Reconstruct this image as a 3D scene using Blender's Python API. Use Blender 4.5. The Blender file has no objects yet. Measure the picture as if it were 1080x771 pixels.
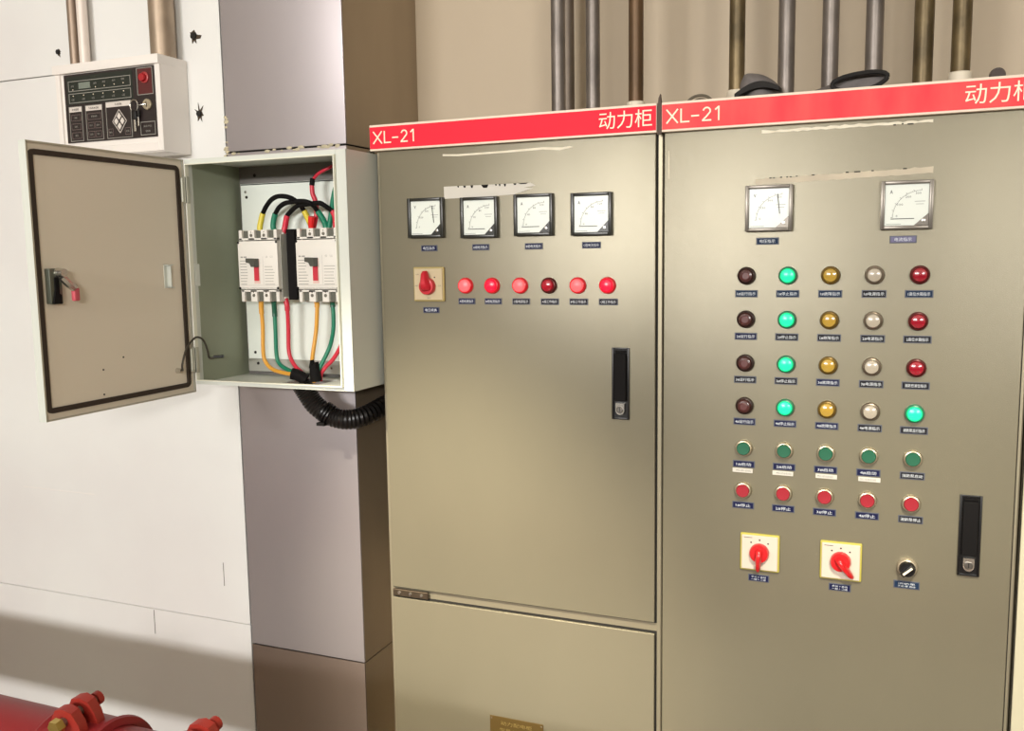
import bpy, bmesh, math, random
from mathutils import Vector, Matrix
random.seed(7)
SC = bpy.context.scene
COL = SC.collection
PI = math.pi

# ---------------------------------------------------------------- camera
def set_camera():
    yaw, pitch, roll, f = 0.390495, -0.119355, -0.015202, 963.93
    cy, sy, cp, sp = math.cos(yaw), math.sin(yaw), math.cos(pitch), math.sin(pitch)
    fwd = Vector((-sy*cp, cy*cp, sp)); right = Vector((cy, sy, 0)); up = right.cross(fwd)
    cr, sr = math.cos(roll), math.sin(roll)
    r = cr*right + sr*up; u = -sr*right + cr*up
    cd = bpy.data.cameras.new('camera'); co = bpy.data.objects.new('camera', cd); COL.objects.link(co)
    cd.sensor_fit = 'HORIZONTAL'; cd.sensor_width = 36; cd.lens = f/1080*36; cd.clip_start = 0.02
    M = Matrix((r, u, -fwd)).transposed().to_4x4()
    M.translation = Vector((0, -1.676, 1.45)); co.matrix_world = M
    SC.camera = co
set_camera()

# ---------------------------------------------------------------- world, lights, exposure
w = bpy.data.worlds.new('room_air'); SC.world = w; w.use_nodes = True
w.node_tree.nodes['Background'].inputs[0].default_value = (1.0, 0.93, 0.82, 1)
w.node_tree.nodes['Background'].inputs[1].default_value = 0.05
def area(name, loc, target, sx, sy, power, col):
    l = bpy.data.lights.new(name, 'AREA'); l.shape = 'RECTANGLE'; l.size = sx; l.size_y = sy
    l.energy = power; l.color = col
    o = bpy.data.objects.new(name, l); COL.objects.link(o); o.location = loc
    d = Vector(target) - Vector(loc); o.rotation_euler = d.to_track_quat('-Z', 'Y').to_euler()
    return o
# daylight through the long window of the wall behind the camera
area('window_daylight', (-1.45, -5.35, 2.18), (-1.45, 0, 1.20), 1.7, 0.22, 200, (1.0, 0.975, 0.95))
area('window_daylight_side', (2.0, -5.35, 2.22), (0.4, 0, 1.30), 1.1, 0.3, 130, (1.0, 0.97, 0.92))
def spot(name, loc, target, power, size, blend, col):
    l = bpy.data.lights.new(name, 'SPOT'); l.energy = power; l.spot_size = size; l.spot_blend = blend; l.shadow_soft_size = .05; l.color = col
    o = bpy.data.objects.new(name, l); COL.objects.link(o); o.location = loc
    o.rotation_euler = (Vector(target)-Vector(loc)).to_track_quat('-Z', 'Y').to_euler()
spot('added_steel_spot', (-1.2, -1.9, 2.86), (-.78, 0, .66), 1150, math.radians(22), 1.0, (1.0, .90, .72))  # unseen spot added to brighten the left cabinet's lower steel
spot('added_steel_spot', (.35, -1.9, 2.86), (.0, 0, .62), 420, math.radians(26), 1.0, (1.0, .93, .76))  # second added spot, lifts the lower steel of the right cabinet
# ceiling battens
area('batten_light_near', (-0.9, -1.5, 2.86), (-0.9, -1.5, 0), 3.6, 0.25, 6, (1.0, 0.93, 0.82))
area('batten_light_far', (-0.5, -3.6, 2.86), (-0.5, -3.6, 0), 3.6, 0.25, 5, (1.0, 0.93, 0.82))
SC.view_settings.view_transform = 'Standard'; SC.view_settings.look = 'None'
SC.view_settings.gamma = 1; SC.view_settings.use_curve_mapping = False
SC.view_settings.exposure = -0.25

# ---------------------------------------------------------------- materials
def lin(c):
    return tuple(((x/255)/12.92 if x/255 <= .04045 else ((x/255+.055)/1.055)**2.4) for x in c)
_M = {}
def mat(name, rgb, rough=.5, metal=0.0, emit=None, estr=0, noise=0.0, nscale=8, stretch=(1, 1, 1), bump=0.0, bscale=200, spec=.5,
        rgb2=None, coat=0, rnoise=0.0, trans=0, detail=4):
    if name in _M: return _M[name]
    m = bpy.data.materials.new(name); m.use_nodes = True; nt = m.node_tree; N = nt.nodes; L = nt.links
    b = N['Principled BSDF']; c = lin(rgb)
    b.inputs['Base Color'].default_value = (*c, 1); b.inputs['Roughness'].default_value = rough
    b.inputs['Metallic'].default_value = metal; b.inputs['Specular IOR Level'].default_value = spec
    if coat: b.inputs['Coat Weight'].default_value = coat; b.inputs['Coat Roughness'].default_value = .08
    if trans: b.inputs['Transmission Weight'].default_value = trans
    if emit: b.inputs['Emission Color'].default_value = (*lin(emit), 1); b.inputs['Emission Strength'].default_value = estr
    if noise or bump or rnoise:
        g = N.new('ShaderNodeNewGeometry'); mp = N.new('ShaderNodeMapping'); L.new(g.outputs['Position'], mp.inputs[0])
        mp.inputs['Scale'].default_value = stretch
    if noise or rnoise:
        n = N.new('ShaderNodeTexNoise'); n.inputs['Scale'].default_value = nscale; n.inputs['Detail'].default_value = detail
        L.new(mp.outputs[0], n.inputs[0])
    if noise:
        mx = N.new('ShaderNodeMix'); mx.data_type = 'RGBA'
        c2 = lin(rgb2) if rgb2 else tuple(max(0, x*(1-noise)) for x in c)
        r = N.new('ShaderNodeMapRange'); r.inputs[1].default_value = .35; r.inputs[2].default_value = .65
        L.new(n.outputs[0], r.inputs[0]); L.new(r.outputs[0], mx.inputs[0])
        mx.inputs[6].default_value = (*c, 1); mx.inputs[7].default_value = (*c2, 1)
        L.new(mx.outputs[2], b.inputs['Base Color'])
    if rnoise:
        r2 = N.new('ShaderNodeMapRange'); r2.inputs[1].default_value = .3; r2.inputs[2].default_value = .7
        r2.inputs[3].default_value = rough-rnoise; r2.inputs[4].default_value = rough+rnoise
        L.new(n.outputs[0], r2.inputs[0]); L.new(r2.outputs[0], b.inputs['Roughness'])
    if bump:
        n2 = N.new('ShaderNodeTexNoise'); n2.inputs['Scale'].default_value = bscale; n2.inputs['Detail'].default_value = 3
        g2 = N.new('ShaderNodeNewGeometry'); L.new(g2.outputs['Position'], n2.inputs[0])
        bp = N.new('ShaderNodeBump'); bp.inputs['Strength'].default_value = bump; bp.inputs['Distance'].default_value = .002
        L.new(n2.outputs[0], bp.inputs['Height']); L.new(bp.outputs[0], b.inputs['Normal'])
    _M[name] = m; return m

STEEL = mat('brushed_steel', (130, 124, 105), .30, .33, noise=.08, nscale=3, stretch=(1, 1, .5), rnoise=.02, bump=.12, bscale=900, spec=.4)
STEEL_D = mat('frame_steel', (160, 152, 130), .45, .7)
COLSTEEL = mat('column_steel', (176, 169, 171), .42, .62, noise=.06, nscale=4, stretch=(1, 1, .3), rnoise=.03)
COLSIDE = mat('column_side_steel', (176, 160, 138), .5, .6, noise=.1, nscale=5, stretch=(1, 1, .3))
WHITEWALL = mat('white_coated_panel', (232, 233, 230), .42, 0, noise=.05, nscale=1.6, rgb2=(224, 222, 220), bump=.05, bscale=30)
BEIGEWALL = mat('beige_wall_paint', (196, 180, 156), .6, 0, noise=.06, nscale=2)
ROOMWALL = mat('room_wall_paint', (170, 162, 148), .8)
REFLECTBAND = mat('added_dark_band', (74, 68, 58), .6)
FLOOR = mat('concrete_floor', (158, 150, 134), .45, 0, noise=.12, nscale=3, bump=.1, bscale=40)
PLINTH = mat('skirting_concrete', (190, 184, 176), .5, 0, noise=.06, nscale=6)
CEIL = mat('ceiling_paint', (190, 184, 172), .8)
DARK = mat('dark_gap', (22, 19, 14), .8)
BLACK = mat('black_plastic', (14, 13, 13), .35)
BLACKM = mat('black_matte', (16, 14, 14), .8, spec=.2)
RED = mat('header_red', (236, 30, 56), .6, spec=.3)
RED2 = mat('header_red_faded', (240, 58, 70), .6, spec=.3, noise=.1, nscale=6, stretch=(3, 1, 1), rgb2=(244, 84, 84))
CREAM = mat('header_border_white', (232, 216, 198), .45)
LETTER = mat('lettering_white', (250, 236, 210), .5)
NAVY = mat('label_navy', (18, 23, 62), .6, spec=.2)
NAVYD = mat('label_dark', (24, 23, 30), .6, spec=.2)
NAVYB = mat('label_slate', (26, 46, 72), .6, spec=.2)
LEDGE = mat('label_edge', (82, 86, 98), .5)
LTXT = mat('label_white_print', (214, 220, 226), .5)
WHITEP = mat('white_paper', (204, 200, 190), .6)
TAPE = mat('tape_residue', (214, 206, 184), .5, noise=.15, nscale=40, rgb2=(226, 220, 200))
DIAL = mat('dial_white', (226, 232, 224), .3, coat=.4)
PRINT = mat('dial_print', (88, 90, 90), .6)
NEEDLE = mat('needle_black', (34, 34, 32), .5)
MFRAME = mat('meter_black_frame', (30, 30, 24), .3)
MFRAMEG = mat('meter_grey_frame', (112, 106, 98), .3, .5)
BOXP = mat('box_powder_grey', (206, 210, 202), .45, bump=.06, bscale=600)
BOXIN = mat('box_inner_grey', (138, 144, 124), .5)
DOORIN = mat('box_door_inner', (226, 216, 198), .5)
PLATE = mat('mounting_plate', (232, 238, 230), .4, .0)
GASKET = mat('gasket_brown', (52, 40, 30), .7)
BREAK = mat('breaker_ivory', (226, 222, 214), .4)
BREAKD = mat('breaker_grey', (112, 112, 104), .5)
YEL = mat('cable_yellow', (214, 196, 60), .4); ORG = mat('cable_orange', (222, 160, 60), .4)
GRN = mat('cable_green', (18, 122, 92), .4); REDC = mat('cable_red', (206, 40, 62), .4)
CHROME = mat('chrome', (206, 202, 194), .25, .95)
ZINC = mat('zinc_pipe', (132, 124, 118), .42, .6, noise=.35, nscale=22, stretch=(1, 1, .5), bump=.15, bscale=150)
ZINCD = mat('zinc_pipe_dark', (120, 108, 96), .5, .6, noise=.3, nscale=14, stretch=(1, 1, .5))
BRASS = mat('bronzed_pipe', (120, 104, 74), .42, .55, noise=.55, nscale=26, stretch=(1, 1, .5), bump=.2, bscale=150)
BROWNP = mat('brown_pipe', (108, 84, 60), .45, .5, noise=.35, nscale=18, stretch=(1, 1, .5), bump=.2, bscale=150)
SLEEVE = mat('pipe_sleeve_white', (226, 216, 196), .5)
REDP = mat('pipe_red_paint', (140, 34, 38), .5, bump=.1, bscale=60)
ORANGEP = mat('coupling_red_orange', (156, 44, 34), .5)
GOLD = mat('yellow_zinc_bolt', (196, 170, 96), .3, .9)
PANELW = mat('panel_ivory', (234, 228, 222), .45)
PANELF = mat('panel_overlay_dark', (42, 34, 34), .3)
PANELG = mat('panel_overlay_green_black', (34, 40, 34), .3)
PLINE = mat('panel_print_grey', (150, 148, 140), .5)
LCD = mat('panel_display', (120, 128, 118), .2)
CLOTH = mat('grey_cloth', (120, 114, 112), .9, noise=.2, nscale=60)
CLOTHB = mat('black_hem', (26, 23, 22), .8)
FOAM = mat('sealant_cream', (196, 186, 158), .8, noise=.2, nscale=60)
WOODCHIP = mat('drill_scar', (70, 58, 44), .9)
BRASSPL = mat('rating_plate_bronze', (104, 84, 44), .4, .4)
GLASS = mat('window_pane', (235, 240, 240), .05, 0, trans=1)

# ---------------------------------------------------------------- mesh helpers
class MB:
    def __init__(s): s.bm = bmesh.new()
    def box(s, x0, x1, y0, y1, z0, z1, bev=0, seg=2):
        r = bmesh.ops.create_cube(s.bm, size=1)
        for v in r['verts']:
            v.co = Vector(((x0+x1)/2+v.co.x*(x1-x0), (y0+y1)/2+v.co.y*(y1-y0), (z0+z1)/2+v.co.z*(z1-z0)))
        if bev:
            es = list({e for v in r['verts'] for e in v.link_edges})
            bmesh.ops.bevel(s.bm, geom=es, offset=bev, segments=seg, affect='EDGES', profile=.6)
        return s
    def cyl(s, p0, p1, r0, r1=None, n=24, bev=0):
        r1 = r0 if r1 is None else r1
        p0, p1 = Vector(p0), Vector(p1); d = p1-p0; L = d.length
        M = Matrix.Translation(p0) @ d.to_track_quat('Z', 'Y').to_matrix().to_4x4()
        rings = [(0, 0), (r0, 0), (r1, L), (0, L)]
        if bev: rings = [(0, 0), (r0-bev, 0), (r0, bev), (r1, L-bev), (r1-bev, L), (0, L)]
        s.lathe(rings, M, n); return s
    def lathe(s, prof, M=Matrix.Identity(4), n=24):
        rows = []
        for r, z in prof:
            if r < 1e-7: rows.append([s.bm.verts.new(M @ Vector((0, 0, z)))])
            else: rows.append([s.bm.verts.new(M @ Vector((r*math.cos(2*PI*k/n), r*math.sin(2*PI*k/n), z))) for k in range(n)])
        for a, b in zip(rows, rows[1:]):
            for k in range(n):
                k2 = (k+1) % n
                if len(a) == 1 and len(b) == 1: continue
                if len(a) == 1: s.bm.faces.new((a[0], b[k2], b[k]))
                elif len(b) == 1: s.bm.faces.new((a[k], a[k2], b[0]))
                else: s.bm.faces.new((a[k], a[k2], b[k2], b[k]))
        return s
    def face_lathe(s, x, y, z, prof, n=24):
        """lathe round an axis that points out of a cabinet front (towards -y)"""
        M = Matrix.Translation((x, y, z)) @ Matrix.Rotation(PI/2, 4, 'X')
        return s.lathe(prof, M, n)
    def tube(s, pts, r, n=10, caps=True, sub=4, rfun=None):
        P = smooth(pts, sub) if sub > 1 else [Vector(p) for p in pts]
        rows = []; up = None; N = len(P)
        for i, p in enumerate(P):
            t = (P[min(i+1, N-1)]-P[max(i-1, 0)]).normalized()
            if up is None:
                up = Vector((0, 0, 1)) if abs(t.z) < .9 else Vector((0, 1, 0))
            a = (up - t*up.dot(t)).normalized(); up = a; b = t.cross(a)
            rr = r if rfun is None else r*rfun(i/(N-1), i)
            rows.append([s.bm.verts.new(p+a*rr*math.cos(2*PI*k/n)+b*rr*math.sin(2*PI*k/n)) for k in range(n)])
        for A, B in zip(rows, rows[1:]):
            for k in range(n): s.bm.faces.new((A[k], A[(k+1) % n], B[(k+1) % n], B[k]))
        if caps: s.bm.faces.new(rows[0][::-1]); s.bm.faces.new(rows[-1])
        return s
    def prism(s, poly, y0, y1, axis='y'):
        def P(a, b, c):
            return Vector((a, c, b)) if axis == 'y' else (Vector((c, a, b)) if axis == 'x' else Vector((a, b, c)))
        A = [s.bm.verts.new(P(a, b, y0)) for a, b in poly]; B = [s.bm.verts.new(P(a, b, y1)) for a, b in poly]
        n = len(poly); s.bm.faces.new(A); s.bm.faces.new(B[::-1])
        for k in range(n): s.bm.faces.new((A[k], B[k], B[(k+1) % n], A[(k+1) % n]))
        return s
    def frame(s, x0, x1, z0, z1, t, y0, y1, bev=0):
        s.box(x0, x0+t, y0, y1, z0, z1, bev); s.box(x1-t, x1, y0, y1, z0, z1, bev)
        s.box(x0+t, x1-t, y0, y1, z0, z0+t, bev); s.box(x0+t, x1-t, y0, y1, z1-t, z1, bev); return s
    def seg(s, x0, z0, x1, z1, w_, y0, y1):
        d = Vector((x1-x0, z1-z0)); n = Vector((-d.y, d.x)).normalized()*w_/2
        return s.prism([(x0+n.x, z0+n.y), (x0-n.x, z0-n.y), (x1-n.x, z1-n.y), (x1+n.x, z1+n.y)], y0, y1)
    def mesh(s, name, m, ang=35):
        bmesh.ops.recalc_face_normals(s.bm, faces=s.bm.faces)
        me = bpy.data.meshes.new(name); s.bm.to_mesh(me); s.bm.free(); me.materials.append(m)
        me.shade_smooth(); me.set_sharp_from_angle(angle=math.radians(ang)); return me
    def build(s, name, m, parent=None, label=None, ang=35, kind=None):
        return link(name, s.mesh(name, m, ang), parent, label, kind=kind)
def smooth(pts, sub):
    P = [Vector(p) for p in pts]; out = []
    for i in range(len(P)-1):
        a = P[i-1] if i else P[0]*2-P[1]; b, c = P[i], P[i+1]; d = P[i+2] if i+2 < len(P) else P[-1]*2-P[-2]
        for k in range(sub):
            t = k/sub
            out.append(.5*((2*b)+(c-a)*t+(2*a-5*b+4*c-d)*t*t+(3*b-a-3*c+d)*t**3))
    out.append(P[-1]); return out
def origin(o):
    v = Vector((0, 0, 0))
    while o is not None: v += o.location; o = o.parent
    return v
def link(name, me, parent=None, label=None, at=None, kind=None):
    """meshes are modelled in world places (at=None) or round their own origin (at=place)"""
    o = bpy.data.objects.new(name, me); COL.objects.link(o)
    base = origin(parent)
    if parent is not None: o.parent = parent
    o.location = (Vector(at) if at is not None else Vector((0, 0, 0))) - base
    if label: o['label'] = label
    if kind: o['kind'] = kind
    return o
def thing(name, loc, label, cat, group=None):
    o = bpy.data.objects.new(name, None); COL.objects.link(o); o.location = loc; o.empty_display_size = .05
    o['label'] = label; o['category'] = cat
    if group: o['group'] = group
    return o
def tag(o, label, cat, group=None):
    o['label'] = label; o['category'] = cat
    if group: o['group'] = group
    return o
def struct(o): o['kind'] = 'structure'; return o
_T = {}
def text_mesh(body, width, height, m, y=0.0, bold=0.0):
    """lettering cut to fit a box of width x height centred on its own origin, facing -y"""
    key = (body, round(width, 4), round(height, 4), m.name)
    if key in _T: return _T[key]
    c = bpy.data.curves.new('lettering', 'FONT'); c.body = body; c.size = 1; c.resolution_u = 1 if height < .02 else 3; c.align_x = 'CENTER'
    c.offset = bold
    o = bpy.data.objects.new('lettering', c); COL.objects.link(o); bpy.context.view_layer.update()
    me = bpy.data.meshes.new_from_object(o.evaluated_get(bpy.context.evaluated_depsgraph_get()))
    bpy.data.objects.remove(o); bpy.data.curves.remove(c)
    xs = [v.co.x for v in me.vertices]; zs = [v.co.y for v in me.vertices]
    sx = width/(max(xs)-min(xs)); sz = height/(max(zs)-min(zs)); cx = (max(xs)+min(xs))/2; cz = (max(zs)+min(zs))/2
    for v in me.vertices: v.co = Vector(((v.co.x-cx)*sx, 0, (v.co.y-cz)*sz))
    me.materials.clear(); me.materials.append(m); _T[key] = me; return me

# ================================================================= setting
struct(MB().box(-3.6, 3.0, -5.2, .5, -.1, 0).build('floor', FLOOR))
struct(MB().box(-3.6, 3.0, -5.2, .5, 3.0, 3.1).build('ceiling', CEIL))
struct(MB().box(-1.42, 3.0, .42, .5, 0, 3).build('wall_back', BEIGEWALL))
struct(MB().box(3.0, 3.1, -5.2, .5, 0, 3).build('wall_right', ROOMWALL))
struct(MB().box(-3.7, -3.6, -5.2, .5, 0, 3).build('wall_side', ROOMWALL))
# wall behind the camera, with the long high window
wf = struct(MB().box(-3.6, -2.3, -5.3, -5.2, 0, 3).box(2.6, 3.0, -5.3, -5.2, 0, 3).box(-2.3, 2.6, -5.3, -5.2, 0, 1.98).box(-2.3, 2.6, -5.3, -5.2, 2.42, 3).box(-.6, .7, -5.3, -5.2, 1.98, 2.42).build('wall_front', ROOMWALL))
struct(MB().box(-3.6, 3.0, -5.2, -5.185, 0, 1.25).build('baseboard_front', REFLECTBAND))  # unseen dark band, added so the steel reflects a darker middle
wn = MB().frame(-2.3, -.6, 1.98, 2.42, .02, -5.27, -5.23).frame(.7, 2.6, 1.98, 2.42, .02, -5.27, -5.23)
win = struct(wn.build('window_1', PANELW))
# white coated wall panels, left of the column; each sheet is its own panel with an open joint
wl = struct(MB().box(-3.6, -1.436, .12, .5, 0, 3).build('wall_left', DARK))
for x0, x1, z0, z1 in ((-3.6, -2.601, .002, .5475), (-2.599, -1.4415, .002, .5475), (-3.6, -2.601, .5495, 1.919), (-3.6, -2.601, 1.9215, 3.0), (-2.599, -1.611, 1.9215, 3.0)):
    MB().box(x0, x1, .09, .12, z0, z1, .001, 1).build('panel', WHITEWALL, wl)
MB().prism([(-2.599, .5495), (-1.4415, .5495), (-1.4415, 3.0), (-1.609, 3.0), (-1.609, 1.919), (-2.599, 1.919)], .09, .12).build('panel', WHITEWALL, wl)
# drill scars in the wall
def scar(x, z, r, y=.0885):
    mb = MB(); n = 22; poly = []
    for k in range(n):
        a = 2*PI*k/n; q = r*(.35+random.random()*(1.0 if k % 3 == 0 else .3)); poly.append((x+q*math.cos(a), z+q*1.3*math.sin(a)))
    mb.prism(poly, y, y+.004)
    mb.build('drill_scar', WOODCHIP, wl); MB().face_lathe(x, y, z, [(0, .004), (r*.42, .004), (r*.5, -.002), (0, -.002)], 12).build('wall_plug', DARK, wl)
scar(-1.944, 1.975, .012); scar(-1.516, 1.97, .018); scar(-1.512, 1.793, .015)
MB().box(-1.515, -1.5145, .0885, .092, .64, .70).box(-1.75, -1.7495, .0885, .092, .48, .545).build('crack', WOODCHIP, wl)
MB().box(-2.19, -1.93, .0888, .092, .8385, .8395).build('scratch_line', PANELW, wl)

# column cladding
cb = struct(MB().box(-1.426, -1.112, .086, .42, 0, 3).build('column', DARK))
COLDIM = mat('column_steel_dim_reflection', (150, 134, 124), .34, .8, noise=.06, nscale=4, stretch=(1, 1, .3), rnoise=.03)  # darker copy of the cladding; a dimming reflection is put into its colour
def colpanel(z0, z1, cm=None):
    MB().box(-1.430, -1.108, .08, .085, z0, z1, .0015, 2).build('panel', cm or COLSTEEL, cb)
    MB().box(-1.1115, -1.108, .0852, .42, z0, z1).build('side_panel', COLSIDE, cb)
colpanel(.002, .505, COLDIM); colpanel(.508, 1.696); colpanel(1.700, 3.0)
# cream sealant left along the joint over the box and beside the column
mb = MB()
for k in range(46):
    x = -1.43+random.random()*.315 if k < 34 else -1.436+random.random()*.008
    z = 1.697 if k < 34 else 1.69+random.random()*.09
    if k < 34 and -1.40 < x < -1.31 and random.random() < .6: continue
    r = .0018+random.random()*.003
    bmesh.ops.create_icosphere(mb.bm, subdivisions=1, radius=r, matrix=Matrix.Translation((x, .080, z+random.uniform(-.003, .003))) @ Matrix.Diagonal((1.9, .6, .9, 1)))
mb.build('sealant', FOAM, cb, kind='stuff')

# ================================================================= cabinet hardware (shared meshes, local origin on the door face)
def L(fn, m, ang=35):
    mb = MB(); fn(mb); return mb.mesh('m', m, ang)
def lamp_mats():
    pass
Rb = .0158
bezel_prof = [(Rb, 0), (Rb, .006), (Rb-.0012, .009), (.0128, .0098), (.0122, .007), (0, .007)]
lens_prof = [(.0122, .007), (.0121, .0115), (.0105, .0142), (.006, .0156), (0, .0160)]
cap_prof = [(.0116, .006), (.0116, .0115), (.0108, .0125), (0, .0122)]
def bez(m): return L(lambda b: b.face_lathe(0, 0, 0, bezel_prof), m)
BZ = {k: bez(mat('bezel_'+k, c, .35, mt, emit=(255, 8, 34) if k == 'red' else None, estr=.5)) for k, c, mt in [('red', (120, 18, 30), 0), ('dark', (46, 26, 22), .2), ('green', (30, 118, 84), 0), ('yellow', (112, 88, 34), .4),
      ('silver', (130, 118, 104), .8), ('crimson', (88, 22, 22), .3), ('chrome', (196, 188, 170), .85)]}
LN = {}
def lens(k, m): LN[k] = L(lambda b: b.face_lathe(0, 0, 0, lens_prof), m)
lens('red_hot', mat('lens_red_bright', (230, 40, 50), .35, emit=(255, 84, 84), estr=2.2))
lens('red_lit', mat('lens_red_lit', (250, 20, 50), .25, emit=(255, 16, 44), estr=1.6))
lens('red_off', mat('lens_red_unlit', (170, 14, 40), .2, coat=.5))
lens('brown', mat('lens_brown_unlit', (68, 27, 25), .3, coat=.3))
lens('green_lit', mat('lens_green_lit', (30, 240, 150), .25, emit=(20, 246, 160), estr=.85))
lens('yellow', mat('lens_yellow', (178, 144, 56), .2, coat=.5))
lens('white', mat('lens_white', (172, 162, 146), .25, coat=.5))
lens('crimson', mat('lens_crimson', (150, 14, 36), .2, coat=.5))
CP = {'green': L(lambda b: b.face_lathe(0, 0, 0, cap_prof), mat('cap_green', (26, 92, 66), .4)), 'red': L(lambda b: b.face_lathe(0, 0, 0, cap_prof), mat('cap_red', (154, 28, 42), .4))}
INNER = L(lambda b: b.face_lathe(0, 0, 0, [(.0075, .0150), (.0075, .0166), (.0060, .0172), (.0060, .0160), (0, .0160)]), mat('lens_brown_rib', (88, 42, 40), .4))
PB = L(lambda b: b.face_lathe(0, 0, 0, [(.0152, 0), (.0152, .005), (.0140, .0095), (.0122, .0100), (.0120, .0065), (0, .0065)]), mat('button_ring', (176, 164, 140), .3, .7))
def lamp(cab, x, z, bezel, ln, label):
    b = link('indicator_lamp', BZ[bezel], cab, label, at=(x, 0, z)); link('lens', LN[ln], b, at=(x, 0, z))
    if ln == 'brown': link('lens_rib', INNER, b, at=(x, 0, z))
    return b
def button(cab, x, z, k, label):
    b = link('push_button', PB, cab, label, at=(x, 0, z)); link('button_cap', CP[k], b, at=(x, 0, z))
LP = {}
def plate_mesh(w_, h, m):
    k = (w_, h, m.name)
    if k not in LP: LP[k] = L(lambda b: b.box(-w_/2, w_/2, -.0012, 0, -h/2, h/2, .0003, 1), m)
    return LP[k]
def label(cab, x, z, s, w_=.038, h=.0125, m=None, tw=None, rot=0):
    m = m or NAVY
    e = link('label_plate', plate_mesh(w_, h, LEDGE), cab, at=(x, 0, z)); e.rotation_euler.y = rot
    f = link('label_face', plate_mesh(w_-.0035, h-.0030, m), e, at=(x, -.0007, z))
    rows_ = s.split('\n'); n = len(rows_)
    for i, t in enumerate(rows_):
        hh = (.0060 if n == 1 else .0034)
        ww = min(w_*.82, (tw or .0066*len(t)))
        zz = 0 if n == 1 else (.0023-.0046*i)
        g = link('lettering', text_mesh(t, ww, hh, LTXT), e, at=(x, -.0024, z+zz))
    return e
def meter(cab, x, z, letter, frame, style, rng):
    """80 mm square panel meter centred at x, z"""
    s = .04
    mb = MB(); t = .006
    mb.frame(-s, s, -s, s, t, -.012, 0, .0012); mb.box(-s+t, s-t, -.004, 0, -s+t, s-t)
    f = link('panel_meter', mb.mesh('m', frame), cab, at=(x, 0, z))
    a, b = -s+t+.0004, s-t-.0004; c = -.012 if style != 'grey' else -.014
    dial = [(a, a), (.012, a), (b, c), (b, b), (a, b)]
    link('dial', L(lambda q: q.prism(dial, -.0070, -.0035), DIAL), f, at=(x, 0, z))
    link('corner_cover', L(lambda q: q.prism([(.0125, a), (b, a), (b, c-.0005)], -.0098, -.0035), frame), f, at=(x, 0, z))
    link('screw', L(lambda q: q.face_lathe(.026, -.0098, -.026, [(.003, 0), (.0028, .001), (0, .0014)], 12), CHROME), f, at=(x, 0, z))
    # printed quarter scale
    px, pz, R = .022, -.020, .043
    mb = MB()
    for k in range(31):
        an = PI/2+ (PI/2)*k/30 ; q = R + (.003 if k % 5 == 0 else .0015)
        mb.seg(px+R*math.cos(an), pz+R*math.sin(an), px+q*math.cos(an), pz+q*math.sin(an), .0004 if k % 5 else .0007, -.0073, -.0069)
    for k in range(30):
        a0 = PI/2+(PI/2)*k/30; a1 = PI/2+(PI/2)*(k+1)/30
        mb.seg(px+R*math.cos(a0), pz+R*math.sin(a0), px+R*math.cos(a1), pz+R*math.sin(a1), .0004, -.0073, -.0069)
    mb.box(-.031, -.008, -.0073, -.0069, -.0315, -.0309); mb.box(.012, .028, -.0073, -.0069, .0052, .0058); mb.box(.014, .026, -.0073, -.0069, .0008, .0013)
    link('scale_print', mb.mesh('m', PRINT), f, at=(x, 0, z))
    for i, an in enumerate((PI, PI*.83, PI*.68, PI*.54)):
        link('scale_figure', text_mesh(rng[i], .0028*len(rng[i]), .0038, PRINT), f, at=(x+px+(R-.006)*math.cos(an), -.0074, z+pz+(R-.006)*math.sin(an)+.002))
    link('unit_letter', text_mesh(letter, .0045, .006, PRINT, bold=.02), f, at=(x-.024, -.0074, z+.022))
    mb = MB()
    if letter == 'V': mb.seg(.0145, .024, .0185, -.010, .0011, -.0086, -.0080)
    else: mb.seg(-.024, -.0225, .012, -.0225, .0011, -.0086, -.0080)
    link('needle', mb.mesh('m', NEEDLE), f, at=(x, 0, z))
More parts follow.
